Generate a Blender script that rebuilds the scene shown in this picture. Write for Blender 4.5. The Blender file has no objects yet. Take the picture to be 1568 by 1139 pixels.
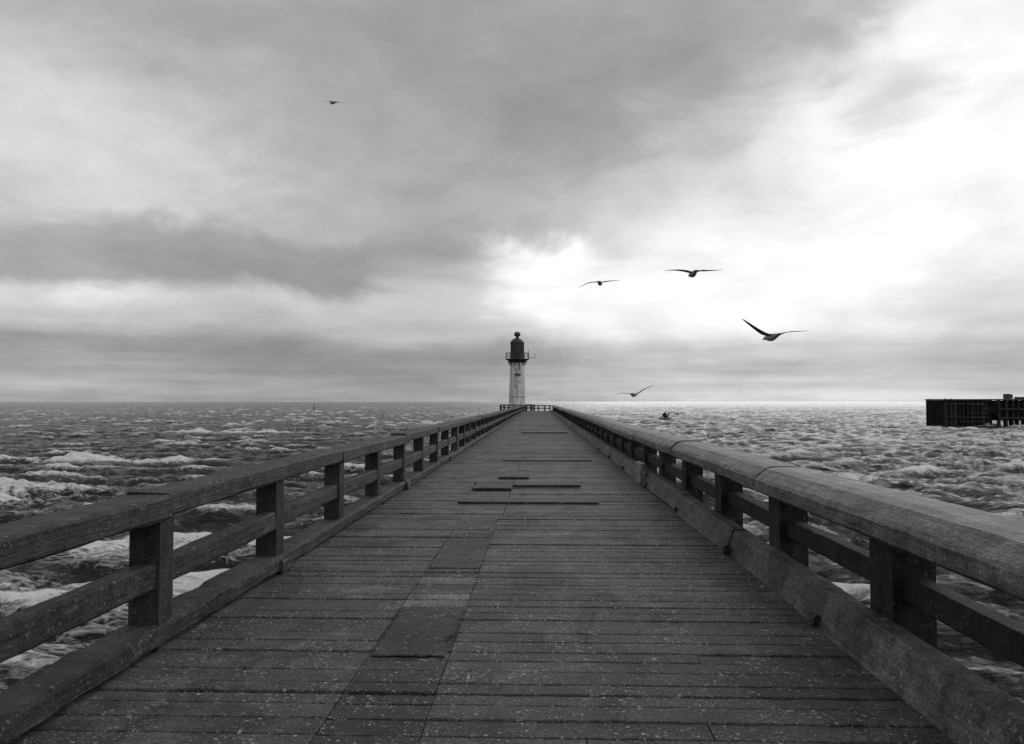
import bpy, bmesh, math, random
import numpy as np
from mathutils import Vector, Matrix
random.seed(7); rng=np.random.default_rng(11)
scene=bpy.context.scene
scene.view_settings.view_transform='Standard'
scene.view_settings.look='None'
scene.view_settings.exposure=0
F=1220.0; VX,VY=826.0,615.0; EYE=1.6; SEA=-6.0
def s2l(v):
    v=v/255.0
    return v/12.92 if v<=0.04045 else ((v+0.055)/1.055)**2.4

# ------------------------------------------------------------ node helpers
class NT:
    def __init__(s,nt): s.nt=nt
    def n(s,t,**k):
        nd=s.nt.nodes.new(t)
        for a,b in k.items(): setattr(nd,a,b)
        return nd
    def put(s,sock,v):
        if isinstance(v,bpy.types.NodeSocket): s.nt.links.new(v,sock)
        else: sock.default_value=v
    def math(s,op,a,b=0.0,c=None,clamp=False):
        nd=s.n('ShaderNodeMath',operation=op); nd.use_clamp=clamp
        s.put(nd.inputs[0],a); s.put(nd.inputs[1],b)
        if c is not None: s.put(nd.inputs[2],c)
        return nd.outputs[0]
    def noise(s,vec,scale,detail=4,rough=0.5,dist=0.0):
        nd=s.n('ShaderNodeTexNoise'); s.put(nd.inputs['Vector'],vec)
        nd.inputs['Scale'].default_value=scale; nd.inputs['Detail'].default_value=detail
        nd.inputs['Roughness'].default_value=rough; nd.inputs['Distortion'].default_value=dist
        return nd.outputs['Fac']
    def mapr(s,v,a,b,c,d,smooth=False):
        nd=s.n('ShaderNodeMapRange'); nd.interpolation_type='SMOOTHSTEP' if smooth else 'LINEAR'
        s.put(nd.inputs[0],v)
        for i,x in enumerate((a,b,c,d)): s.put(nd.inputs[i+1],x)
        return nd.outputs[0]
    def mixf(s,f,a,b):
        nd=s.n('ShaderNodeMix',data_type='FLOAT'); s.put(nd.inputs[0],f); s.put(nd.inputs[2],a); s.put(nd.inputs[3],b)
        return nd.outputs[0]
    def scalevec(s,vec,sc):
        nd=s.n('ShaderNodeVectorMath',operation='MULTIPLY'); s.put(nd.inputs[0],vec); nd.inputs[1].default_value=sc
        return nd.outputs[0]
    def comb(s,x,y,z):
        nd=s.n('ShaderNodeCombineXYZ'); s.put(nd.inputs[0],x); s.put(nd.inputs[1],y); s.put(nd.inputs[2],z); return nd.outputs[0]

def newmat(name):
    m=bpy.data.materials.new(name); m.use_nodes=True
    nt=m.node_tree; b=nt.nodes['Principled BSDF']
    return m,NT(nt),b
def setbase(T,b,val):
    c=T.comb(val,val,val); T.nt.links.new(c,b.inputs['Base Color'])
def bump(T,b,h,strength,dist):
    nd=T.n('ShaderNodeBump'); nd.inputs['Strength'].default_value=strength; nd.inputs['Distance'].default_value=dist
    T.put(nd.inputs['Height'],h); T.nt.links.new(nd.outputs[0],b.inputs['Normal'])

# ------------------------------------------------------------ world
w=bpy.data.worlds.new("World"); scene.world=w; w.use_nodes=True
W=NT(w.node_tree); bg=w.node_tree.nodes['Background']
tc=W.n('ShaderNodeTexCoord').outputs['Generated']
sep=W.n('ShaderNodeSeparateXYZ'); W.put(sep.inputs[0],tc)
X,Y,Z=sep.outputs
az=W.math('ARCTAN2',X,Y)
hor=W.math('SQRT',W.math('ADD',W.math('MULTIPLY',X,X),W.math('MULTIPLY',Y,Y)))
el=W.math('ARCTAN2',Z,hor)
cols=[0,150,300,450,600,750,850,950,1050,1150,1250,1350,1450,1568]
rows=[(0,  [172,168,170,167,162,160,162,165,168,170,175,190,222,245]),
(70, [182,172,170,166,160,157,157,157,160,167,182,205,238,254]),
(140,[202,186,182,170,164,158,154,154,162,178,215,246,256,258]),
(210,[218,208,194,179,168,162,162,168,186,215,248,222,250,258]),
(280,[220,220,208,188,178,174,182,196,210,225,240,254,256,254]),
(340,[204,208,200,184,172,175,188,208,225,240,250,254,242,248]),
(390,[170,168,163,158,156,180,252,225,235,248,252,252,255,242]),
(435,[168,164,153,153,166,208,258,260,260,256,252,250,235,242]),
(470,[214,226,198,202,198,215,252,260,260,258,254,245,230,225]),
(505,[195,200,190,184,190,194,212,245,248,248,245,236,220,208]),
(540,[152,152,148,148,148,157,180,188,197,206,206,202,192,185]),
(565,[164,164,155,146,146,150,172,180,189,193,193,188,180,178]),
(590,[180,178,168,162,158,162,180,192,198,202,204,202,195,190]),
(612,[165,165,160,158,158,165,182,192,202,208,212,212,206,202])]
def pel(y): return math.atan((VY-y)/F)
def paz(x): return math.atan((x-VX)/F)
zz=W.math('ADD',W.math('MAXIMUM',Z,0.0),0.10)
cp=W.comb(W.math('DIVIDE',X,zz),W.math('DIVIDE',Y,zz),0.0)
nwn=W.n('ShaderNodeTexNoise'); W.put(nwn.inputs['Vector'],W.comb(az,W.math('MULTIPLY',el,2.0),3.1))
nwn.inputs['Scale'].default_value=5.0; nwn.inputs['Detail'].default_value=6; nwn.inputs['Roughness'].default_value=0.58; nwn.inputs['Distortion'].default_value=0.5
nws=W.n('ShaderNodeSeparateColor'); W.put(nws.inputs[0],nwn.outputs['Color'])
n1,n2=nws.outputs[0],nws.outputs[1]
elf=W.mapr(el,0.0,0.22,0.10,1.0)
azw=W.math('ADD',az,W.math('MULTIPLY',W.math('SUBTRACT',n1,0.5),0.24))
elw=W.math('ADD',el,W.math('MULTIPLY',W.math('MULTIPLY',W.math('SUBTRACT',n2,0.5),0.15),elf))
u=W.mapr(azw,paz(0),paz(1568),0.0,1.0)
def ramp(vals):
    r=W.n('ShaderNodeValToRGB'); cr=r.color_ramp; cr.interpolation='CARDINAL'
    ps=[(paz(c)-paz(0))/(paz(1568)-paz(0)) for c in cols]
    cr.elements[0].position=0.0; cr.elements[1].position=1.0
    for p in ps[1:-1]: cr.elements.new(p)
    for e,p,v in zip(cr.elements,ps,vals):
        l=s2l(v); l=l if v<250 else l*1.05
        e.color=(l,l,l,1)
    W.put(r.inputs[0],u)
    return r.outputs[0]
rr=rows[::-1]
cur=ramp(rr[0][1])
for i in range(1,len(rr)):
    f=W.mapr(elw,pel(rr[i-1][0]),pel(rr[i][0]),0.0,1.0,True)
    cur=W.mixf(f,cur,ramp(rr[i][1]))
d1=W.noise(cp,0.9,7,0.58,0.5)
d2=W.noise(W.comb(az,W.math('MULTIPLY',el,2.0),0.0),8.0,7,0.6,0.3)
d3=W.noise(W.comb(W.math('MULTIPLY',az,1.0),W.math('MULTIPLY',el,22.0),5.0),3.0,5,0.6,0.2)
amp=W.mapr(d1,0.3,0.7,0.90,1.10)
amp2=W.mapr(d2,0.3,0.7,0.89,1.11)
low=W.mapr(el,0.02,0.12,1.0,0.0,True)
amp3=W.math('ADD',1.0,W.math('MULTIPLY',W.mapr(d3,0.3,0.7,-0.16,0.16),low))
cloud=W.math('MULTIPLY',W.math('MULTIPLY',cur,amp),W.math('MULTIPLY',amp2,amp3))
sky=W.n('ShaderNodeTexSky'); sky.sky_type='NISHITA'; sky.sun_disc=False
SUN_EL,SUN_AZ=math.radians(24),math.radians(24)
sky.sun_elevation=SUN_EL; sky.sun_rotation=SUN_AZ
bw=W.n('ShaderNodeRGBToBW'); W.put(bw.inputs[0],sky.outputs[0])
tot=W.math('ADD',cloud,W.math('MULTIPLY',bw.outputs[0],0.001))
W.nt.links.new(W.comb(tot,tot,tot),bg.inputs['Color']); bg.inputs['Strength'].default_value=1.0

sl=bpy.data.lights.new("sun","SUN"); sl.energy=0.6; sl.angle=math.radians(60); sl.color=(1,1,1)
so=bpy.data.objects.new("sun",sl); scene.collection.objects.link(so)
sd=Vector((math.sin(SUN_AZ)*math.cos(SUN_EL),math.cos(SUN_AZ)*math.cos(SUN_EL),math.sin(SUN_EL)))
so.rotation_euler=(-sd).to_track_quat('-Z','Y').to_euler()

# ------------------------------------------------------------ materials
def speckles(T,o,scale,dens,amount):
    v=T.n('ShaderNodeTexVoronoi'); T.put(v.inputs['Vector'],o); v.inputs['Scale'].default_value=scale
    c=T.n('ShaderNodeSeparateColor'); T.put(c.inputs[0],v.outputs['Color'])
    r=T.math('MULTIPLY',T.math('POWER',c.outputs[0],4.0),T.math('MULTIPLY',dens,0.62))
    f=T.mapr(T.math('SUBTRACT',r,v.outputs['Distance']),-0.02,0.10,0.0,amount,True)
    return T.math('MULTIPLY',f,T.mapr(c.outputs[1],0.0,1.0,0.3,1.0))
def wood(name,base,speck=0.5,grain_axis='Y',rough=0.6,spec_col=0.4,bumpk=0.6,contrast=1.0,lumpk=1.1):
    m,T,b=newmat(name)
    o=T.n('ShaderNodeTexCoord').outputs['Object']
    g={'Y':(14,0.7,14),'X':(0.7,14,14),'Z':(14,14,0.8)}[grain_axis]
    gr=T.noise(T.scalevec(o,g),2.2,6,0.65,0.4)
    bl=T.noise(o,1.7,6,0.65)
    fine=T.noise(o,60,4,0.7)
    lump=T.noise(o,9,5,0.6)
    dens=T.mapr(T.noise(o,3.0,3,0.5),0.35,0.65,0.4,1.1)
    spm=speckles(T,o,36,dens,speck)
    col=T.math('MULTIPLY',T.math('MULTIPLY',T.mapr(gr,0.3,0.7,1-0.5*contrast,1+0.6*contrast),T.mapr(bl,0.3,0.7,0.4,1.75)),base)
    at=T.n('ShaderNodeAttribute',attribute_name='tone').outputs['Fac']
    col=T.math('MULTIPLY',col,at)
    col=T.math('MULTIPLY',col,T.mapr(fine,0.3,0.7,0.3,1.75))
    col=T.math('MULTIPLY',col,T.mapr(lump,0.3,0.6,0.4,1.2))
    col=T.math('MAXIMUM',col,0.004)
    col=T.mixf(spm,col,spec_col)
    setbase(T,b,col); b.inputs['Roughness'].default_value=rough
    b.inputs['Specular IOR Level'].default_value=0.3
    h=T.math('ADD',T.math('ADD',T.math('MULTIPLY',gr,0.7),T.math('MULTIPLY',fine,0.4)),T.math('MULTIPLY',lump,lumpk))
    bump(T,b,h,bumpk,0.028)
    return m
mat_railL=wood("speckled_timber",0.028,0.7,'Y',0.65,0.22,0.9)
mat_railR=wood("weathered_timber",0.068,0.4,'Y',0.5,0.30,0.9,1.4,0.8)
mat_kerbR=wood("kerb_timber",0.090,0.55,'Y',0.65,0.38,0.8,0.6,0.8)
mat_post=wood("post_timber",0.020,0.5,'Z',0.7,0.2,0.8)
mat_dark=wood("dark_timber",0.012,0.1,'X',0.7,0.2)

def deckmat(name,base,speck):
    m,T,b=newmat(name)
    o=T.n('ShaderNodeTexCoord').outputs['Object']
    at=T.n('ShaderNodeAttribute',attribute_name='tone').outputs['Fac']
    bl=T.noise(o,0.8,7,0.7); wear=T.noise(T.scalevec(o,(1.0,2.0,1.0)),3.4,8,0.72)
    fine=T.noise(o,48,5,0.85); gr=T.noise(T.scalevec(o,(1.0,10.0,1.0)),6.0,5,0.6)
    stain=T.mapr(T.noise(T.scalevec(o,(1.5,0.7,1.0)),1.1,6,0.65,0.5),0.40,0.50,0.55,1.0,True)
    dens=T.mapr(T.noise(o,2.6,5,0.7),0.38,0.64,0.5,1.3)
    spm=T.math('MAXIMUM',speckles(T,o,46,dens,speck),speckles(T,T.scalevec(o,(1.1,1,1)),95,dens,speck*0.9))
    pale=T.mapr(T.noise(T.scalevec(o,(1.0,2.6,1.0)),1.7,7,0.72,0.4),0.58,0.66,0.0,1.1)
    col=T.math('MULTIPLY',T.math('MULTIPLY',T.mapr(bl,0.3,0.7,0.5,1.55),T.mapr(wear,0.3,0.7,0.4,1.65)),base)
    col=T.math('MULTIPLY',T.math('MULTIPLY',col,at),stain)
    col=T.math('MULTIPLY',col,T.math('ADD',1.0,pale))
    col=T.math('MULTIPLY',T.math('MULTIPLY',col,T.mapr(fine,0.34,0.66,0.05,2.0)),T.mapr(gr,0.3,0.7,0.85,1.15))
    col=T.math('MAXIMUM',col,0.005)
    col=T.mixf(spm,col,0.42)
    setbase(T,b,col); b.inputs['Specular IOR Level'].default_value=0.3
    T.put(b.inputs['Roughness'],T.mapr(wear,0.3,0.7,0.5,0.75))
    bump(T,b,T.math('ADD',T.math('ADD',T.math('MULTIPLY',fine,1.1),T.math('MULTIPLY',spm,0.6)),T.math('MULTIPLY',wear,1.4)),0.95,0.018)
    return m
mat_deck=deckmat("gritty_planks",0.066,1.0)
mat_patch=deckmat("tar_felt",0.036,0.6)

def plain(name,base,rough=0.6,streak=0.0,scale=1.0):
    m,T,b=newmat(name)
    o=T.n('ShaderNodeTexCoord').outputs['Object']
    n=T.noise(T.scalevec(o,(3*scale,3*scale,0.35*scale)),1.5,6,0.6)
    n2=T.noise(o,7*scale,5,0.6)
    col=T.math('MULTIPLY',T.mapr(n,0.38,0.68,1.0,1.0-streak),T.mapr(n2,0.3,0.7,base*0.8,base*1.12))
    setbase(T,b,col); b.inputs['Roughness'].default_value=rough
    bump(T,b,n2,0.2,0.02)
    return m
mat_white=plain("white_painted_masonry",0.72,0.6,0.6,0.6)
mat_iron=plain("dark_ironwork",0.025,0.45,0.2)
mat_conc=plain("stained_concrete",0.12,0.8,0.5)
mat_emblem=plain("emblem_paint",0.08,0.6,0.2)
m,T,b=newmat("lantern_glass"); setbase(T,b,0.02); b.inputs['Roughness'].default_value=0.08; mat_glass=m
mat_gull_w=plain("gull_plumage",0.36,0.8,0.3,6); mat_gull_g=plain("gull_wing_grey",0.08,0.8,0.2,6); mat_gull_k=plain("gull_wingtip",0.02,0.7,0.1,6)

# ------------------------------------------------------------ mesh helpers
def empty(name,loc=(0,0,0)):
    e=bpy.data.objects.new(name,None); e.location=loc; scene.collection.objects.link(e); return e
def finish(bm,name,mats,parent=None,smooth=False,tone=True):
    me=bpy.data.meshes.new(name)
    if tone:
        lay=bm.verts.layers.float.get('tone')
        if lay is None:
            lay=bm.verts.layers.float.new('tone')
            for v in bm.verts: v[lay]=1.0
    bmesh.ops.recalc_face_normals(bm,faces=bm.faces)
    bm.to_mesh(me); bm.free()
    for mm in (mats if isinstance(mats,list) else [mats]): me.materials.append(mm)
    if smooth:
        for p in me.polygons: p.use_smooth=True
    ob=bpy.data.objects.new(name,me); scene.collection.objects.link(ob)
    if parent is not None: ob.parent=parent; ob.matrix_parent_inverse=Matrix.Translation(-Vector(parent.location))
    return ob
def nbm():
    bm=bmesh.new(); bm.verts.layers.float.new('tone'); return bm
def box(bm,x0,x1,y0,y1,z0,z1,tone=1.0,bev=0.0,j=0.0):
    lay=bm.verts.layers.float['tone']
    if bev<=0:
        vs=[bm.verts.new((x,y,z)) for x in (x0,x1) for y in (y0,y1) for z in (z0,z1)]
        for f in ((0,1,3,2),(4,6,7,5),(0,4,5,1),(2,3,7,6),(0,2,6,4),(1,5,7,3)): bm.faces.new([vs[i] for i in f])
    else:
        b=bev; vs=[]
        prof=[(x0+b,z0),(x1-b,z0),(x1,z0+b),(x1,z1-b),(x1-b,z1),(x0+b,z1),(x0,z1-b),(x0,z0+b)]
        A=[bm.verts.new((x,y0,z)) for x,z in prof]; B=[bm.verts.new((x,y1,z)) for x,z in prof]
        vs=A+B
        for i in range(8): bm.faces.new([A[i],A[(i+1)%8],B[(i+1)%8],B[i]])
        bm.faces.new(A[::-1]); bm.faces.new(B)
    for v in vs:
        v[lay]=tone
        if j: v.co+=Vector([random.uniform(-j,j) for _ in range(3)])
def beam(bm,prof,y0,y1,step=0.35,jit=0.004,tone=1.0,off=(0,0)):
    lay=bm.verts.layers.float['tone']; n=len(prof); k=max(1,int((y1-y0)/step)); prev=None
    ph=random.uniform(0,9)
    for i in range(k+1):
        y=y0+(y1-y0)*i/k
        wx=0.006*math.sin(y*1.1+ph)+off[0]; wz=0.005*math.sin(y*0.8+ph*2)+off[1]
        ring=[bm.verts.new((x+wx+random.uniform(-jit,jit),y,z+wz+random.uniform(-jit,jit))) for x,z in prof]
        for v in ring: v[lay]=tone*random.uniform(0.93,1.07)
        if prev:
            for a in range(n): bm.faces.new([prev[a],prev[(a+1)%n],ring[(a+1)%n],ring[a]])
        else: bm.faces.new(ring[::-1])
        prev=ring
    bm.faces.new(prev)
def rect(x0,x1,z0,z1,b=0.02):
    return [(x0+b,z0),(x1-b,z0),(x1,z0+b),(x1,z1-b),(x1-b,z1),(x0+b,z1),(x0,z1-b),(x0,z0+b)]
def lathe(bm,prof,cx,cy,seg=32,tone=1.0):
    lay=bm.verts.layers.float['tone']; rings=[]
    for r,z in prof:
        rings.append([bm.verts.new((cx+r*math.cos(2*math.pi*i/seg),cy+r*math.sin(2*math.pi*i/seg),z)) for i in range(seg)])
    for a,bb in zip(rings,rings[1:]):
        for i in range(seg): bm.faces.new([a[i],a[(i+1)%seg],bb[(i+1)%seg],bb[i]])
    bm.faces.new(rings[0][::-1]); bm.faces.new(rings[-1])
    for rg in rings:
        for v in rg: v[lay]=tone

# ------------------------------------------------------------ pier
END=137.0; XL,XR=-2.42,1.97
def yd(py): return EYE*F/(py-VY)
pier=empty("wooden_pier")
bm=nbm()
y=-4.0
S0,S1=-1.08,-0.57
lay=bm.verts.layers.float['tone']
while y<END:
    wd=random.uniform(0.15,0.22)
    if y+wd>END: break
    gap=random.uniform(0.004,0.015)
    t=random.uniform(0.75,1.22); dz=random.uniform(-0.005,0.005)
    st=0.55 if y<4.75 else 0.72
    if y>9.6: st=0.9
    for (u0,u1,q0) in ((6.35,6.72,2.5),(7.05,7.35,2.2)):
        if u0<y+wd/2<u1: st=q0
    segs=[(XL-0.25,S0-0.003,t*1.08),(S0+0.003,S1-0.003,t*st*random.uniform(.8,1.15)),(S1+0.003,XR+0.28,t)]
    if y>11 : segs=[(XL-0.25,-0.52,t),(-0.505,XR+0.28,t*random.uniform(.85,1.12))]
    if random.random()<0.10:
        a=segs[-1]; c=random.uniform(0.2,1.2)
        segs[-1]=(a[0],c-0.004,a[2]); segs.append((c+0.004,a[1],a[2]*random.uniform(.8,1.2)))
    for (a,c,tt) in segs:
        d=dz+random.uniform(-0.004,0.004); sk=random.uniform(-0.004,0.004)
        q=0.0060 if y<18 else 0.0
        k=max(2,int((c-a)/0.055)) if y<18 else 2
        prev=None
        for i in range(k+1):
            x=a+(c-a)*i/k
            ya=y+sk+random.uniform(-q,q*.6); yb=y+wd-gap+sk+random.uniform(-q*1.2,q)
            ring=[bm.verts.new(p) for p in ((x,ya,-0.07+d),(x,ya,-0.008+d),(x,ya+0.008,d),(x,yb-0.008,d),(x,yb,-0.008+d),(x,yb,-0.07+d))]
            for v in ring: v[lay]=tt
            if prev:
                for e in range(6): bm.faces.new([prev[e],prev[(e+1)%6],ring[(e+1)%6],ring[e]])
            else: bm.faces.new(ring)
            prev=ring
        bm.faces.new(prev[::-1])
    y+=wd
finish(bm,"deck_planks",mat_deck,pier)
bm=nbm(); box(bm,-2.6,2.2,-3.9,END-0.1,-0.05,-0.020,0.32)
finish(bm,"grit_between_planks",mat_deck,pier)
bm=nbm()
for x in (-2.55,-1.3,-0.2,0.9,2.1): box(bm,x-0.13,x+0.13,-4,END,-0.45,-0.08)
yy=-3.0
while yy<END:
    box(bm,-2.9,2.6,yy-0.15,yy+0.15,-0.85,-0.455)
    yy+=4.7
finish(bm,"joists",mat_dark,pier)
bm=nbm()
lay=bm.verts.layers.float['tone']
yy=-3.0
while yy<END:
    for x,lean in ((-2.6,-0.8),(-0.2,0),(2.3,0.8)):
        seg=10; A=[];B=[]
        for i in range(seg):
            c,s=math.cos(2*math.pi*i/seg)*0.2,math.sin(2*math.pi*i/seg)*0.2
            A.append(bm.verts.new((x+c,yy+s,-0.86))); B.append(bm.verts.new((x+lean+c,yy+s,-9)))
        for v in A+B: v[lay]=1
        for i in range(seg): bm.faces.new([A[i],A[(i+1)%seg],B[(i+1)%seg],B[i]])
        bm.faces.new(A); bm.faces.new(B[::-1])
    box(bm,-3.0,2.7,yy+0.21,yy+0.33,-3.6,-3.3)
    yy+=4.7
finish(bm,"piles",mat_dark,pier)
def sheet(bm,x0,x1,y0,y1,h,tone,rg=0.02):
    lay=bm.verts.layers.float['tone']; pts=[]
    n=18
    for i in range(n): pts.append((x0+(x1-x0)*i/n,y0))
    for i in range(n): pts.append((x1,y0+(y1-y0)*i/n))
    for i in range(n): pts.append((x1-(x1-x0)*i/n,y1))
    for i in range(n): pts.append((x0,y1-(y1-y0)*i/n))
    pts=[(a+random.uniform(-rg,rg),b+random.uniform(-rg,rg)) for a,b in pts]
    cx,cy=(x0+x1)/2,(y0+y1)/2
    hi=[bm.verts.new((cx+(a-cx)*.97,cy+(b-cy)*.985,h)) for a,b in pts]; lo=[bm.verts.new((a,b,h-0.006)) for a,b in pts]
    for v in lo+hi: v[lay]=tone
    for i in range(len(pts)): bm.faces.new([lo[i],lo[(i+1)%len(pts)],hi[(i+1)%len(pts)],hi[i]])
    bm.faces.new(hi)
bm=nbm()
sheet(bm,-1.06,-0.59,yd(1003),yd(930),0.012,0.85,0.010)
sheet(bm,-1.07,-0.57,yd(870),yd(824),0.013,0.75,0.012)
finish(bm,"felt_patches",mat_patch,pier)
bm=nbm()
def brd(x0,x1,ya,yb,pc,h,t): box(bm,(x0-VX)/pc*EYE,(x1-VX)/pc*EYE,yd(ya),yd(yb),0.010,h,t,0.006,0.006)
brd(703,915,771,766,154,0.035,0.45)
brd(728,785,751,743,130,0.05,0.4)
brd(787,888,746,740,130,0.05,0.4)
brd(728,786,742.5,739,126,0.05,0.45)
brd(765,810,733,727,115,0.04,0.5)
brd(800,868,663.5,661,47,0.06,0.5)
brd(770,905,706,705,90,0.03,0.6)
finish(bm,"loose_boards",mat_deck,pier)

# ------------------------------------------------------------ left railing
ra=empty("wooden_railing")
py0=5.10; sp=2.335
posts=[py0+sp*i for i in range(-3,57)]
def segments(posts,every,phase=0):
    ys=[-4.0]+[p+0.1 for p in posts[phase::every]]+[END]
    ys=sorted(set(ys)); return list(zip(ys[:-1],ys[1:]))
bm=nbm()
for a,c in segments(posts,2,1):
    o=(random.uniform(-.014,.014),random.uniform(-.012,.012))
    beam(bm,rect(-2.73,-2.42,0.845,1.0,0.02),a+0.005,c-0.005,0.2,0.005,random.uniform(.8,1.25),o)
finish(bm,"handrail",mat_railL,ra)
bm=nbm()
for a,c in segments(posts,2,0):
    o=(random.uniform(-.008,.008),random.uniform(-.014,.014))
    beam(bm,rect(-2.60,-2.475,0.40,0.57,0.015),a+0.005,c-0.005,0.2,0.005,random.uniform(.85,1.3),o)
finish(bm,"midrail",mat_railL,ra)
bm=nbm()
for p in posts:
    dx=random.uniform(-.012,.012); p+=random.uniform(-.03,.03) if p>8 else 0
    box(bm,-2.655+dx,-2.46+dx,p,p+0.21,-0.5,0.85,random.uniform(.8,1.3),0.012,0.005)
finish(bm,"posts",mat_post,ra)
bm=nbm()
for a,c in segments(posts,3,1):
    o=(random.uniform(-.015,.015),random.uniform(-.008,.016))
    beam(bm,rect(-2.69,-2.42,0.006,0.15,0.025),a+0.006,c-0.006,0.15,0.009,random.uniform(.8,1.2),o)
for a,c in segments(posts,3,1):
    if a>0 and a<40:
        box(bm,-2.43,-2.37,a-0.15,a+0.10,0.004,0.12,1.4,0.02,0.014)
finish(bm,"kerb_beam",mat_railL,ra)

# ------------------------------------------------------------ right railing
rb=empty("wooden_railing")
postsR=[5.12+2.37*i for i in range(-3,56)]
profR=[(2.03,0.765),(2.50,0.765),(2.57,0.80),(2.575,0.91),(2.53,0.975),(2.44,1.0),(2.20,1.0),(2.12,0.985),(2.03,0.915),(2.005,0.88),(2.0,0.79)]
bm=nbm()
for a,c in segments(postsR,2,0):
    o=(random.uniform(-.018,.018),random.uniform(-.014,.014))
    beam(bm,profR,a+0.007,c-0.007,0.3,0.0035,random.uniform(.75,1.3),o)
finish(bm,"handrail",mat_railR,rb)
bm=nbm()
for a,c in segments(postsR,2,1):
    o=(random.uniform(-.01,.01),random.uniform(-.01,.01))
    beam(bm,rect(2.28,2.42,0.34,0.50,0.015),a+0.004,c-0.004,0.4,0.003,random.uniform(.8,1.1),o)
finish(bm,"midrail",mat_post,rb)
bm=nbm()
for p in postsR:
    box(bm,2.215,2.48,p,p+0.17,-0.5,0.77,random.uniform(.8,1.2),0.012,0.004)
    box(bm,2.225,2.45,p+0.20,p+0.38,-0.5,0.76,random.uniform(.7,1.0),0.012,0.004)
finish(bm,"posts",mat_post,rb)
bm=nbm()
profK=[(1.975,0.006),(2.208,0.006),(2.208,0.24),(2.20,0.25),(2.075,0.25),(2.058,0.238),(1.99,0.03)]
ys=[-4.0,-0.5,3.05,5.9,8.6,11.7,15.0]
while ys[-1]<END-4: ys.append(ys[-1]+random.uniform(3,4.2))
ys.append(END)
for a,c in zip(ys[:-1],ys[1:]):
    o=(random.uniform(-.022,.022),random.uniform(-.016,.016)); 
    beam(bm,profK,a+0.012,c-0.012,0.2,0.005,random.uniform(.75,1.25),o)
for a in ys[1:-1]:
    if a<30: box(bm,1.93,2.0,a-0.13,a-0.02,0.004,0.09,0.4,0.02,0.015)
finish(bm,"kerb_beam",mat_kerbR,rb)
bm=nbm()
box(bm,1.9,2.02,15.2,16.0,0.004,0.42,2.2,0.02,0.01)
finish(bm,"timber_stub",mat_railR,rb)

rc=empty("wooden_railing")
bm=nbm()
box(bm,-2.41,1.99,END-0.25,END,0.84,1.0,1,0.01); box(bm,-2.41,1.99,END-0.18,END-0.06,0.40,0.56,1,0.01)
for x in (-2.2,-1.3,-0.2,0.9,1.8): box(bm,x-0.11,x+0.11,END-0.22,END-0.02,-0.4,0.835,1,0.01)
finish(bm,"rails",mat_post,rc)

# ------------------------------------------------------------ lighthouse
LX,LY=-4.05,146.0
lh=empty("lighthouse",(LX,LY,0))
bm=nbm()
lathe(bm,[(1.75,0),(1.75,0.9),(1.56,1.0),(1.5,2.55),(1.6,2.6),(1.6,2.72),(1.5,2.78),(1.32,8.1),(1.36,8.2),(1.36,8.35),(1.3,8.4),(1.3,8.9)],LX,LY,40)
finish(bm,"tower",mat_white,lh,False)
bm=nbm()
lathe(bm,[(1.32,8.7),(1.7,9.15),(2.15,9.3),(2.2,9.32),(2.2,9.44),(1.2,9.46)],LX,LY,32)
for i in range(10):
    a=2*math.pi*i/10
    for r0,z0,z1 in ((1.45,8.3,8.8),(1.7,8.7,9.1)):
        x,y2=LX+r0*math.cos(a),LY+r0*math.sin(a)
        box(bm,x-0.09,x+0.09,y2-0.09,y2+0.09,z0,z1)
finish(bm,"gallery",mat_iron,lh)
bm=nbm()
def ring(bm,r,z,t,seg=28):
    for i in range(seg):
        a0,a1=2*math.pi*i/seg,2*math.pi*(i+1)/seg
        vs=[]
        for a in (a0,a1):
            for dr,dz in ((-t,-t),(t,-t),(t,t),(-t,t)):
                vs.append(bm.verts.new((LX+(r+dr)*math.cos(a),LY+(r+dr)*math.sin(a),z+dz)))
        for k in range(4): bm.faces.new([vs[k],vs[(k+1)%4],vs[4+(k+1)%4],vs[4+k]])
ring(bm,2.12,10.5,0.04); ring(bm,2.12,10.0,0.022)
for i in range(14):
    a=2*math.pi*i/14; x,y2=LX+2.12*math.cos(a),LY+2.12*math.sin(a)
    box(bm,x-0.035,x+0.035,y2-0.035,y2+0.035,9.44,10.5)
box(bm,LX+2.1,LX+3.3,LY-0.05,LY+0.05,9.6,9.68); box(bm,LX+3.2,LX+3.28,LY-0.05,LY+0.05,9.7,10.5); box(bm,LX+2.0,LX+2.08,LY-0.05,LY+0.05,9.44,11.2)
finish(bm,"gallery_railing",mat_iron,lh)
bm=nbm()
lathe(bm,[(1.22,9.46),(1.22,10.5),(1.15,10.52),(1.15,12.3)],LX,LY,16)
finish(bm,"lantern_glazing",mat_glass,lh)
bm=nbm()
for i in range(16):
    a=2*math.pi*i/16; x,y2=LX+1.2*math.cos(a),LY+1.2*math.sin(a)
    box(bm,x-0.05,x+0.05,y2-0.05,y2+0.05,9.46,12.4)
ring(bm,1.2,11.4,0.04,16)
lathe(bm,[(1.3,12.3),(1.32,12.5),(1.15,12.75),(0.85,13.05),(0.4,13.25),(0.28,13.3),(0.28,13.6),(0.5,13.65),(0.6,13.8),(0.6,14.05),(0.5,14.3),(0.25,14.42),(0.05,14.45)],LX,LY,24)
finish(bm,"lantern_roof",mat_iron,lh)
bm=nbm()
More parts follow.
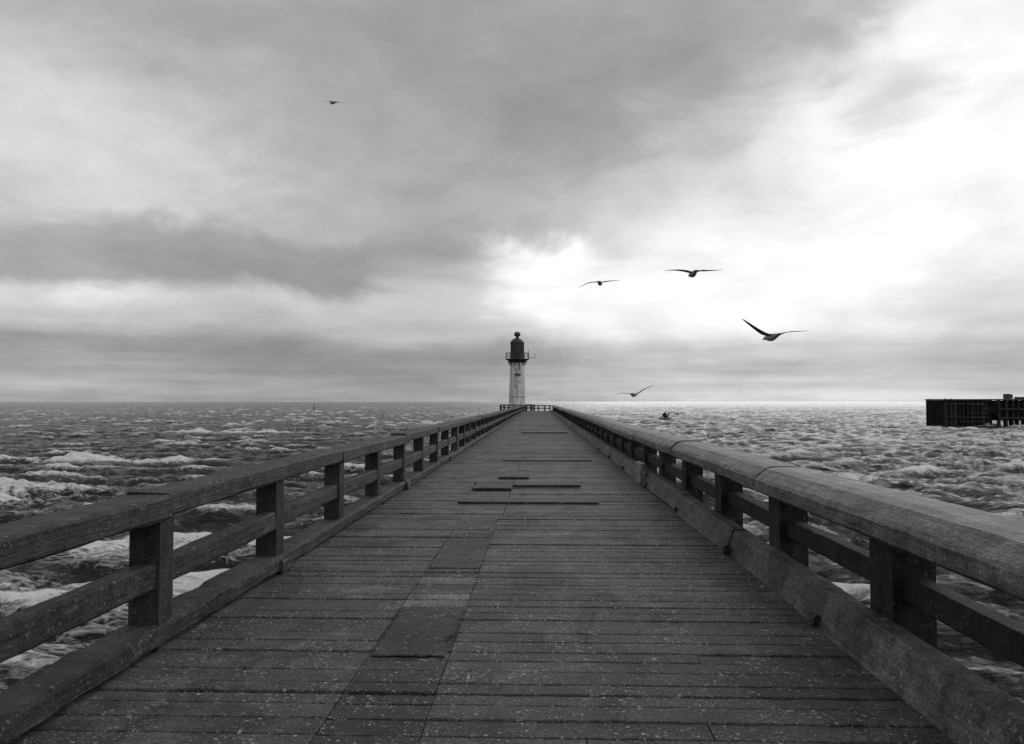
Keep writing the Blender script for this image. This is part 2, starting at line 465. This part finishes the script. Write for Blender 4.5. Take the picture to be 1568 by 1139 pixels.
def patch(bm,cx,cz,rx,rz,n=20,rad=lambda z:1.5-(z-2.7)*0.0335):
    c=[]
    for i in range(n):
        t=2*math.pi*i/n; x=cx+rx*math.cos(t); z=cz+rz*math.sin(t); r=rad(z)+0.035
        c.append(bm.verts.new((LX+x,LY-math.sqrt(max(0,r*r-x*x)),z)))
    o=bm.verts.new((LX+cx,LY-math.sqrt((rad(cz)+0.06)**2-cx*cx),cz))
    for i in range(n): bm.faces.new([o,c[i],c[(i+1)%n]])
patch(bm,0.1,6.5,0.62,0.3); patch(bm,0.5,5.2,0.13,0.2); patch(bm,-0.25,7.5,0.12,0.18); patch(bm,-0.3,4.4,0.1,0.14);patch(bm,0.45,7.7,0.13,0.25)
finish(bm,"emblem_and_windows",mat_emblem,lh)
bm=nbm()
lathe(bm,[(3.1,-10),(3.1,-0.4),(3.3,-0.35),(3.3,0.0),(1.8,0.001)],LX,LY,24)
finish(bm,"base_platform",mat_conc,lh)
bm=nbm()
for i in range(18):
    a=2*math.pi*i/18; x,y2=LX+3.15*math.cos(a),LY+3.15*math.sin(a)
    box(bm,x-0.09,x+0.09,y2-0.09,y2+0.09,0,1.0)
ring(bm,3.15,1.0,0.09); ring(bm,3.15,0.5,0.07)
box(bm,-2.9,2.5,END,LY-1,-0.4,-0.02)
finish(bm,"platform_railing",mat_iron,lh)

# ------------------------------------------------------------ distant jetty (right)
jt=empty("timber_jetty",(125,244,0))
bm=nbm()
def crib(x0,x1,y0,y1,z0,z1):
    box(bm,x0+0.3,x1-0.3,y0+0.3,y1-0.3,z0,z1-0.6)
    x=x0
    while x<=x1:
        h=random.uniform(-0.5,0.2); wd=random.uniform(.15,.4)
        box(bm,x-wd,x+wd,y0-0.15-random.uniform(0,.25),y0+0.25,-9,z1+h-0.3,random.uniform(.5,1.5),0,0.08); x+=random.uniform(0.8,2.2)
    for x in np.arange(y0,y1,1.3): box(bm,x0-0.12,x0+0.25,x-0.2,x+0.2,-9,z1+random.uniform(-.5,-.1))
    z=-4.6
    while z<z1-0.6:
        xa=x0-0.3
        while xa<x1:
            xb=min(x1+0.3,xa+random.uniform(3,8))
            if random.random()<0.6: box(bm,xa,xb,y0-0.62,y0-0.42,z,z+random.uniform(.3,.5),random.uniform(.6,2.4),0,0.05)
            xa=xb+random.uniform(0,0.8)
        z+=random.uniform(0.9,1.7)
    box(bm,x0-0.4,x1+0.4,y0-0.7,y1,z1-0.5,z1-0.2,4.0)
crib(122,134,244,256,-9,2.6)
box(bm,139.3,190,248,255,-3.0,2.0)
for k in range(26): 
    x=139+2.0*k+random.uniform(-.4,.4); box(bm,x,x+random.uniform(.35,.8),246.8,247.5,-9,2.3,random.uniform(.6,1.6),0,.05)
    box(bm,x+.6,x+1.1,252,252.6,-9,2.3)
box(bm,138.6,190,246.4,255.6,2.1,2.45,4.0); box(bm,139,190,246.3,246.7,-3.6,-3.1,2); box(bm,139,190,246.2,246.6,-0.9,-0.4,2)
box(bm,139,190,250,255,-4.2,-3.01)
box(bm,134,139,250,255,1.4,2.3); box(bm,134,139,250,255,-5,-1.6)
for x in (135.5,137.5): box(bm,x-.2,x+.2,250,250.5,-9,1.6)
for x in (143,146.5,150,156,162): box(bm,x,x+random.uniform(1,2.8),248,251,2.46,random.uniform(3.0,3.9),5.0,0,0.12)
finish(bm,"timber_frame",mat_dark,jt)

bx,by=(478-VX)/F*800,800
bu=empty("navigation_buoy",(bx,by,SEA))
bm=nbm()
lathe(bm,[(1.0,SEA-0.5),(1.2,SEA+0.6),(0.9,SEA+1.2),(0.35,SEA+1.5),(0.25,SEA+4.2),(0.55,SEA+4.3),(0.4,SEA+5.2),(0.05,SEA+5.9)],bx,by,12)
finish(bm,"buoy_body",mat_iron,bu)

bm=nbm()
cx,cy=(690-VX)/F*yd(978),yd(978)
for i in range(22):
    a=random.uniform(0,6.28); r=random.uniform(0.0,0.04); x,y2=cx+r*math.cos(a)*1.2,cy+r*math.sin(a); l=random.uniform(0.02,0.05); a2=random.uniform(0,6.28)
    p=[(x,y2,0.014),(x+l*.5*math.cos(a2),y2+l*.5*math.sin(a2),0.02+random.uniform(0.0,0.02)),(x+l*math.cos(a2),y2+l*math.sin(a2),0.015)]
    for q0,q1 in zip(p,p[1:]):
        vs=[bm.verts.new(Vector(q0)),bm.verts.new(Vector(q1)),bm.verts.new(Vector(q1)+Vector((0.006,0.006,0.003))),bm.verts.new(Vector(q0)+Vector((0.008,0.006,0.003)))]
        bm.faces.new(vs)
finish(bm,"seaweed_scrap",mat_iron)

# ------------------------------------------------------------ sea gulls
def gull(px,py,D,yaw,left,right,scale=1.0,roll=0.0,pitch=0.0):
    loc=((px-VX)/F*D,D,EYE-(py-VY)/F*D)
    bm=nbm()
    st=[(-0.26,0.004,0.03,0.0),(-0.20,0.05,0.012,0.0),(-0.12,0.045,0.035,-0.004),(-0.04,0.062,0.058,-0.01),(0.05,0.068,0.066,-0.012),(0.12,0.055,0.055,-0.004),(0.17,0.038,0.04,0.008),(0.205,0.036,0.037,0.014),(0.235,0.026,0.026,0.012),(0.25,0.010,0.012,0.008),(0.295,0.004,0.006,0.0)]
    prev=None; n=10
    for i,(y,rx,rz,zc) in enumerate(st):
        if i==0: rx,rz=0.07,0.006
        rg=[bm.verts.new((rx*math.cos(2*math.pi*k/n),y,zc+rz*math.sin(2*math.pi*k/n))) for k in range(n)]
        if prev:
            for k in range(n): bm.faces.new([prev[k],prev[(k+1)%n],rg[(k+1)%n],rg[k]])
        else: bm.faces.new(rg[::-1])
        prev=rg
    bm.faces.new(prev)
    for side,pts in ((-1,left),(1,right)):
        P=[Vector((0.03,0.0,0.015))]+[Vector(p) for p in pts]
        Q=[];m2=len(P)
        for i in range(m2-1):
            p0=P[max(i-1,0)];p1=P[i];p2=P[i+1];p3=P[min(i+2,m2-1)]
            for k in range(4):
                t=k/4; Q.append(0.5*((2*p1)+(p2-p0)*t+(2*p0-5*p1+4*p2-p3)*t*t+(-p0+3*p1-3*p2+p3)*t**3))
        Q.append(P[-1]); prev=None
        for i,q in enumerate(Q):
            t=i/(len(Q)-1); ch=0.155*(1-t**2.4)**0.8*(1.0 if t>0.1 else 0.9+t) +0.006
            le=q.y+ch*0.42; te=q.y-ch*0.58; th=0.016*(1-t)+0.003
            rg=[bm.verts.new((side*q.x,yy2,q.z+zz2)) for yy2,zz2 in ((le,0),(le-ch*0.25,th),(te,-0.004),(le-ch*0.25,-th*0.4))]
            if prev:
                for k in range(4):
                    f=bm.faces.new([prev[k],prev[(k+1)%4],rg[(k+1)%4],rg[k]]); f.material_index=2 if t>0.8 else 1
            else: bm.faces.new(rg)
            prev=rg
        bm.faces.new(prev).material_index=2
    ob=finish(bm,"seagull",[mat_gull_w,mat_gull_g,mat_gull_k],None,True)
    ob.location=loc; ob.rotation_euler=(pitch,roll,yaw); ob.scale=(scale,)*3
R=math.radians
gull(1061,419,17.0,R(8),[(0.18,0.03,0.06),(0.36,0.03,0.075),(0.66,-0.10,0.03)],[(0.18,0.03,0.07),(0.34,0.03,0.075),(0.64,-0.10,0.065)],1.0,0,R(-6))
gull(1180,516,14.2,R(20),[(0.15,0.03,0.05),(0.30,0.03,0.13),(0.66,-0.08,0.29)],[(0.16,0.03,0.055),(0.38,0.03,0.10),(0.72,-0.10,0.10)],1.0,0,R(-8))
gull(919,433,24.0,R(-12),[(0.15,0.03,0.04),(0.36,0.03,0.02),(0.66,-0.10,-0.15)],[(0.15,0.03,0.04),(0.34,0.03,0.06),(0.64,-0.10,0.04)],1.0,0,R(-4))
gull(970,604,24.0,R(15),[(0.18,0.03,0.02),(0.36,0.03,0.04),(0.63,-0.08,0.0)],[(0.16,0.03,0.05),(0.30,0.03,0.14),(0.61,-0.08,0.29)],1.0,0,0)
gull(1019,640,27.0,R(70),[(0.15,0.03,0.06),(0.30,0.03,0.14),(0.55,-0.1,0.22)],[(0.15,0.03,0.06),(0.34,0.03,0.14),(0.62,-0.1,0.20)],1.0,0,0)
gull(1035,633,30.0,R(-20),[(0.15,0.03,0.05),(0.25,0.03,0.06),(0.4,-0.1,0.0)],[(0.15,0.03,0.04),(0.3,0.03,0.04),(0.40,-0.1,0.0)],0.8,0,0)
gull(504,147,36.0,R(50),[(0.16,0.03,0.02),(0.34,0.03,-0.04),(0.60,-0.1,-0.18)],[(0.16,0.03,0.05),(0.3,0.03,0.09),(0.6,-0.1,0.16)],1.0,0,R(5))
gull(580,436,230.0,R(40),[(0.16,0.03,0.05),(0.34,0.03,0.08),(0.60,-0.1,0.02)],[(0.16,0.03,0.05),(0.3,0.03,0.08),(0.6,-0.1,0.02)],1.0,0,0)

# ------------------------------------------------------------ sea
tab=rng.random((256,256))
def vn(x,y,s=0):
    xi=np.floor(x).astype(int); yi=np.floor(y).astype(int); fx=x-xi; fy=y-yi
    fx=fx*fx*(3-2*fx); fy=fy*fy*(3-2*fy); xi+=s*37; yi+=s*91
    g=lambda a,b: tab[a&255,b&255]
    return (g(xi,yi)*(1-fx)+g(xi+1,yi)*fx)*(1-fy)+(g(xi,yi+1)*(1-fx)+g(xi+1,yi+1)*fx)*fy
def fbm(x,y,s=0,o=4):
    r=0;a=0.5;t=0
    for i in range(o): r=r+a*vn(x*2**i,y*2**i,s+i); t+=a; a*=0.55
    return r/t
azs=np.concatenate([np.linspace(-180,-46,60,endpoint=False),np.linspace(-46,46,850,endpoint=False),np.linspace(46,180,61)])*math.pi/180
r1=np.geomspace(3.5,1500,860,endpoint=False); r2=np.geomspace(1500,60000,70)
rs=np.concatenate([r1,r2])
A,Rr=np.meshgrid(azs,rs); xs=(np.sin(A)*Rr).ravel(); ysr=(np.cos(A)*Rr).ravel(); rad=Rr.ravel()
H=np.zeros_like(xs)
wx=(fbm(xs/40,ysr/40,3,3)-0.5)*14; wy=(fbm(xs/40,ysr/40,9,3)-0.5)*14
var=0
for i in range(52):
    lam=0.8*(12/0.8)**(i/51)*random.uniform(.9,1.1); th=random.gauss(0,0.40 if lam>3 else 0.6)+R(-10)
    k=2*math.pi/lam; a=0.0160*lam**0.80*random.uniform(.5,1.4); ph=random.uniform(0,6.28); var+=a*a/2
    p=k*((xs+wx)*math.sin(th)+(ysr+wy)*math.cos(th))+ph
    fade=np.clip((lam/(0.0075*rad)-0.30)/1.0,0.0,1)
    c=np.cos(p); H+=a*fade*(c+0.36*np.cos(2*p))
std=math.sqrt(var)
H*=0.55+0.9*fbm(xs/30,ysr/30,21)
crest=H/std
patchn=fbm(xs/35,ysr/14,5)
foam=0.13+0.08*np.clip(crest,-1.5,2.5)+0.20*np.clip(crest-1.25,0,1.2)+0.40*(patchn-0.5)
left=(xs<0)
surf=np.clip((95-rad)/45,0,1)*left*np.clip((ysr+5)/10,0,1)
foam+=surf*(0.12+0.60*(fbm(xs/12,ysr/4,31)-0.42))
surfR=np.clip((70-rad)/40,0,1)*(~left)
foam+=surfR*0.07
far=np.clip((rad-150)/400,0,1)
foam+=far*0.40*(fbm(xs/rad*60,np.log(rad)*60,77)-0.38)
def breaker(x0,x1,yc,hh,slope,foamy,rise=6.0,fall=1.4,wf=0.9):
    global H,foam
    u=(xs-x0)/(x1-x0); env=np.clip(u*rise,0,1)*np.clip((1-u)*fall,0,1)
    env=env*(u>0)*(u<1)
    yy=yc+slope*(xs-x0)+2.6*(fbm(xs/6,xs*0,41)-0.5)+0.9*(fbm(xs/0.9,xs*0,43)-0.5)
    d=ysr-yy
    prof=np.where(d>0,np.exp(-(d/2.2)**2),np.exp(-(d/0.9)**2))
    H+=hh*env*prof*(0.35+1.2*fbm(xs/1.8,ysr/1.5,51))
    foam+=foamy*np.sqrt(env)*np.where(d>0,np.exp(-(d/0.5)**2),np.exp(-(d/wf)**2))*(0.15+1.4*fbm(xs/1.1,ysr/0.5,61))
    foam+=0.16*env*np.clip(1+d/12,0,1)*(d<0)
breaker(-64,-38,98,0.85,0.03,0.95,8,1.6,1.0)
breaker(-70,-43,73,1.0,0.02,0.95,6,2.5,1.3)
breaker(-33,-28,118,0.3,0.0,0.8)
breaker(-31,-22,92,0.3,0.0,0.35)
breaker(-47,-33,62,0.25,0.1,0.25)
breaker(-24,-12,45,0.3,0.05,0.3)
breaker(-60,-20,160,0.2,0.0,0.25)
breaker(-95,-50,190,0.3,0.02,0.5,3,3)
breaker(30,44,120,0.3,0.02,0.5,3,3)
breaker(55,75,150,0.4,-0.05,0.6,3,3)
breaker(20,32,75,0.3,0.02,0.4,3,3)
breaker(48,62,96,0.35,-0.04,0.5,3,3)
breaker(86,104,205,0.5,0.0,0.8,3,3)
breaker(100,128,222,0.4,0.0,0.8,3,3)
co=np.empty((xs.size,3),dtype=np.float32); co[:,0]=xs; co[:,1]=ysr; co[:,2]=SEA+H
nr,na=Rr.shape
idx=np.arange(nr*na).reshape(nr,na)
q=np.stack([idx[:-1,:-1],idx[:-1,1:],idx[1:,1:],idx[1:,:-1]],-1).reshape(-1,4)[:,::-1]
me=bpy.data.meshes.new("sea"); me.vertices.add(len(co)); me.vertices.foreach_set('co',co.ravel())
me.loops.add(q.size); me.loops.foreach_set('vertex_index',q.ravel().astype(np.int32))
me.polygons.add(len(q)); me.polygons.foreach_set('loop_start',np.arange(0,q.size,4,dtype=np.int32)); 
me.polygons.foreach_set('use_smooth',np.ones(len(q),dtype=bool))
me.update(calc_edges=True)
at=me.attributes.new('foam','FLOAT','POINT'); at.data.foreach_set('value',np.clip(foam,-0.3,1.4).astype(np.float32))
sea=bpy.data.objects.new("sea",me); scene.collection.objects.link(sea)
m,T,b=newmat("rough_sea_water")
o=T.n('ShaderNodeTexCoord').outputs['Object']
fa=T.n('ShaderNodeAttribute',attribute_name='foam').outputs['Fac']
oo=T.scalevec(o,(0.7,1.5,1.0))
wv=T.n('ShaderNodeTexNoise'); T.put(wv.inputs['Vector'],oo); wv.inputs['Scale'].default_value=0.6; wv.inputs['Detail'].default_value=4
av=T.n('ShaderNodeVectorMath',operation='ADD'); T.put(av.inputs[0],oo); T.put(av.inputs[1],T.scalevec(wv.outputs['Color'],(1.8,1.8,0)))
l1=T.noise(av.outputs[0],1.9,8,0.72,0.3)
vo=T.n('ShaderNodeTexVoronoi',feature='DISTANCE_TO_EDGE'); T.put(vo.inputs['Vector'],av.outputs[0]); vo.inputs['Scale'].default_value=2.4
lace=T.mapr(vo.outputs['Distance'],0.0,0.25,0.12,-0.04)
s=T.math('ADD',T.math('ADD',T.math('MULTIPLY',l1,1.0),lace),fa)
ff=T.mapr(s,0.86,1.12,0.0,1.0)
setbase(T,b,T.mixf(ff,0.014,0.70))
T.put(b.inputs['Roughness'],T.mixf(ff,0.13,0.9))
b.inputs['IOR'].default_value=1.33; b.inputs['Specular IOR Level'].default_value=0.24
h1=T.noise(T.scalevec(o,(0.6,1.4,1)),1.5,6,0.6,0.2)
h2=T.noise(T.scalevec(o,(0.4,1.5,1)),0.28,4,0.55,0.2)
bump(T,b,T.math('ADD',T.math('ADD',T.math('MULTIPLY',h1,0.45),T.math('MULTIPLY',h2,1.4)),T.math('MULTIPLY',ff,0.08)),1.0,1.35)
me.materials.append(m)

# ------------------------------------------------------------ camera
cam=bpy.data.cameras.new("camera"); co_=bpy.data.objects.new("camera",cam); scene.collection.objects.link(co_)
cam.sensor_width=36; cam.lens=28.0; cam.clip_start=0.05; cam.clip_end=100000
co_.location=(0,0,EYE)
co_.rotation_euler=(math.radians(90)+math.atan(45.5/F),0,math.atan(42/F))
scene.camera=co_
